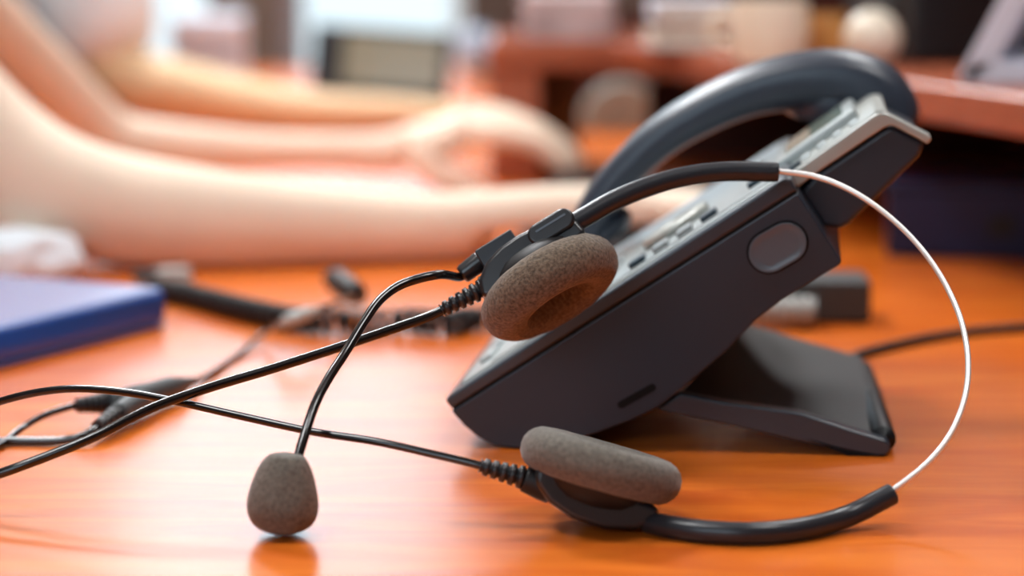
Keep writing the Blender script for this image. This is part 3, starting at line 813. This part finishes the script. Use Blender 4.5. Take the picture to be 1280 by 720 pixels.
# tent calendar seen from its end
cb = at(1197, 80, 1.37); cb.z = ZT + .0003
cal = thing('desk_calendar', 'white folded tent calendar on the shelf at the upper right corner', 'calendar', cb, 0)
th = .0155
def strip(P, d, w, name):
    bm = bmesh.new()
    n = len(P)
    prism(bm, P, w)
    return mk(name, bm, M['white'], cal, bevel=.0008)
wv = V((.10, .35, 0)).normalized() * .10
l0 = cb
strip([l0, l0 + V((.085, 0, 0)), l0 + V((.085, 0, .0125)), l0 + V((.008, 0, .0125))], None, wv, 'base_card')
strip([l0 + V((.0, 0, .003)), l0 + V((.008, 0, .0)), l0 + V((.022, 0, .0125)), l0 + V((.056, 0, .078)), l0 + V((.042, 0, .086))], None, wv, 'slanted_card')
strip([l0 + V((.042, 0, .086)), l0 + V((.056, 0, .078)), l0 + V((.085, 0, .0125)), l0 + V((.085, 0, .03))], None, wv, 'back_card')
# tape dispenser under the shelf
tb = on(786, 165, .0005)
td = thing('tape_dispenser', 'pale grey rounded tape dispenser on the desk under the hutch shelf', 'tape dispenser', tb)
bm = bmesh.new()
pr = [(-.047, 0), (.05, 0), (.05, .012), (.038, .020), (.02, .040), (.006, .047), (-.012, .048), (-.028, .042), (-.040, .030), (-.046, .015)]
prism(bm, [tb + V((x, 0, z)) for x, z in pr], V((0, .03, 0)))
mk('shell', bm, M['grey_green'], td, bevel=.003, segs=3)
bm = bmesh.new(); lathe(bm, tb + V((-.016, -.001, .022)), V((0, -1, 0)), [(-.002, .004), (.0008, .004), (.0008, 0)], 20); mk('hub', bm, M['darkgrey'], td)
mk('cutter', B((.026, -.003, .004), (.056, .032, .026), Matrix.Translation(tb)), M['black'], td, bevel=.002)
# navy box file under the shelf
nb_ = on(1108, 321, .0004)
nm = frame_matrix(nb_, V((1, -.15, 0)).normalized(), V((.15, 1, 0)).normalized(), V((0, 0, 1)))
bx_ = thing('box_file', 'dark navy box file lying on the desk under the right shelf', 'box file', nb_)
mk('case', B((0, 0, 0), (.12, .10, .040), nm), M['blue_dark'], bx_, bevel=.002)
mk('lid', B((-.001, -.001, .040), (.121, .101, .046), nm), M['blue_dark'], bx_, bevel=.0015)
mk('ring_pull', B((.06, -.002, .014), (.075, .0, .026), nm), M['black'], bx_, bevel=.0008)

# ------------------------------------------------------------------ far things on the desk
mb = on(470, 132, .0004)
mon = thing('small_monitor', 'small dark framed screen standing on the desk past the farther hand', 'screen', mb)
mm = Matrix.Translation(mb) @ Matrix.Rotation(math.radians(-4), 4, 'Z') @ Matrix.Rotation(math.radians(-12), 4, 'X') @ Matrix.Rotation(math.radians(4), 4, 'Y')
mk('back_case', B((-.076, 0, .008), (.078, .016, .086), mm), M['black'], mon, bevel=.004)
mk('screen', B((-.040, -.0015, .020), (.068, .001, .078), mm), M['screen'], mon, smooth=False)
mk('foot', B((-.04, -.01, 0), (.05, .05, .009), Matrix.Translation(mb)), M['darkgrey'], mon, bevel=.002)
# white tray box on the left
wb = V((-.29, 2.60, DZ + .0004))
wt = thing('letter_tray', 'white letter tray standing on the desk behind the tanned forearm', 'tray', wb)
wm = Matrix.Translation(wb) @ Matrix.Rotation(math.radians(3), 4, 'Z')
mk('tray', B((-.075, 0, 0), (0, .13, .055), wm), M['white'], wt, bevel=.003)
mk('upper_tray', B((-.075, 0, .060), (0, .13, .097), wm), M['white'], wt, bevel=.003)
for x in (-.072, -.007):
    mk('post', B((x, .01, .054), (x + .004, .014, .061), wm), M['white'], wt, smooth=False)
bb = on(597, 98, .0004)
vase('pale_blue_bowl', [(0, 0), (0, 12), (2, 14), (16, 24), (34, 30), (52, 26), (62, 16), (64, 12), (60, 11), (50, 22), (34, 26), (18, 20), (6, 8), (6, 0)], M['palebl'], bb, 'round pale blue vase on the desk right of the small screen', 'vase')
db = on(632, 110, .0004)
pc = thing('pen_cup', 'dark grey pen cup standing right of the pale blue vase', 'pen cup', db)
bm = bmesh.new(); lathe(bm, db, V((0, 0, 1)), [(0, 0), (0, .022), (.001, .023), (.075, .025), (.075, .023), (.004, .021), (.004, 0)], 32); mk('cup', bm, M['darkgrey'], pc)
# wooden post / cupboard farther back
cp = thing('storage_cupboard', 'brown wooden cupboard standing on the floor behind the desk', 'cupboard', V((-.42, 3.75, 0)))
mk('carcass', B((-.47, 3.72, 0), (-.355, 4.15, .98)), M['hutch'], cp, bevel=.003)
mk('door', B((-.465, 3.70, .05), (-.36, 3.72, .96)), M['wall'], cp, bevel=.002)

# ------------------------------------------------------------------ ceiling lamps
lamps = [(-.9, .6), (.9, .6), (-.9, 2.6), (.9, 2.6), (-.9, 4.6), (.9, 4.6)]
labs = ['left front', 'right front', 'left middle', 'right middle', 'left far', 'right far']
LP_ = [14, 8, 37, 14, 40, 8]
for (x, y), lb, pw in zip(lamps, labs, LP_):
    t = thing('ceiling_light', f'square white ceiling light panel, {lb} one above the desk', 'ceiling light', (x, y, ZC), 0, 'ceiling light panels')
    bm = bmesh.new()
    for lo, hi in (((-.31, -.31), (.31, -.29)), ((-.31, .29), (.31, .31)), ((-.31, -.29), (-.29, .29)), ((.29, -.29), (.31, .29))):
        box(bm, (lo[0], lo[1], -.03), (hi[0], hi[1], 0))
    mk('frame', bm, M['frame'], t, world=False, smooth=False)
    mk('diffuser', B((-.29, -.29, -.02), (.29, .29, -.012)), M['lamp'], t, world=False, smooth=False)
    l = bpy.data.lights.new('panel_lamp', 'AREA'); l.shape = 'SQUARE'; l.size = .56; l.energy = pw; l.color = (.96, .98, 1)
    lo_ = bpy.data.objects.new('panel_lamp', l); COL.objects.link(lo_); lo_.location = (x, y, ZC - .035)

# ------------------------------------------------------------------ daylight
wd = bpy.data.worlds.new('sky'); S.world = wd; wd.use_nodes = True
nt = wd.node_tree; bg = nt.nodes['Background']
tc = nt.nodes.new('ShaderNodeTexCoord'); sx = nt.nodes.new('ShaderNodeSeparateXYZ')
nt.links.new(tc.outputs['Generated'], sx.inputs['Vector'])
r = nt.nodes.new('ShaderNodeValToRGB')
r.color_ramp.elements[0].position = 0; r.color_ramp.elements[0].color = (.62, .74, .80, 1)
r.color_ramp.elements[1].position = .30; r.color_ramp.elements[1].color = (2.3, 2.8, 3.2, 1)
for ps_, c_ in ((.13, (.95, 1.22, 1.38, 1)), (.20, (1.45, 1.78, 2.0, 1))):
    r.color_ramp.elements.new(ps_).color = c_
e = r.color_ramp.elements.new(.03); e.color = (.8, .95, 1.02, 1)
nt.links.new(sx.outputs['Z'], r.inputs['Fac']); nt.links.new(r.outputs['Color'], bg.inputs['Color'])
bg.inputs['Strength'].default_value = 1.0

S.view_settings.view_transform = 'Standard'; S.view_settings.look = 'None'; S.view_settings.gamma = 1
S.view_settings.exposure = .62; S.view_settings.use_curve_mapping = False
S.cycles.use_denoising = True
S.cycles.max_bounces = 8
# ------------------------------------------------------------------ settle contacts
bpy.context.view_layer.update()
dg = bpy.context.evaluated_depsgraph_get()
def top_of(o):
    while o.parent: o = o.parent
    return o
kinv = km.inverted()
for o in list(bpy.data.objects):
    if o.type != 'MESH': continue
    t = top_of(o)
    if t.name.startswith('person'):
        me = bpy.data.meshes.new_from_object(o.evaluated_get(dg)); me.name = o.data.name
        o.modifiers.clear(); old = o.data; o.data = me
        for p in me.polygons: p.use_smooth = True
        mw = o.matrix_world; iv = mw.inverted()
        for v in me.vertices:
            w = mw @ v.co
            if w.x > DX0 - .03 and DZ - .075 < w.z < DZ + .025:
                k = kinv @ w
                lim = DZ + .0185 if (-.052 < k.x < .10 and -.014 < k.y < .384) else DZ + .0004
                if w.z < lim: w.z = lim; v.co = iv @ w
    elif t is phone or t is hset:
        mw = o.matrix_world; iv = mw.inverted()
        for v in o.data.vertices:
            w = mw @ v.co
            if w.z < DZ + .0003: w.z = DZ + .0003; v.co = iv @ w
for o in list(bpy.data.objects):
    if '_m' in o: del o['_m']
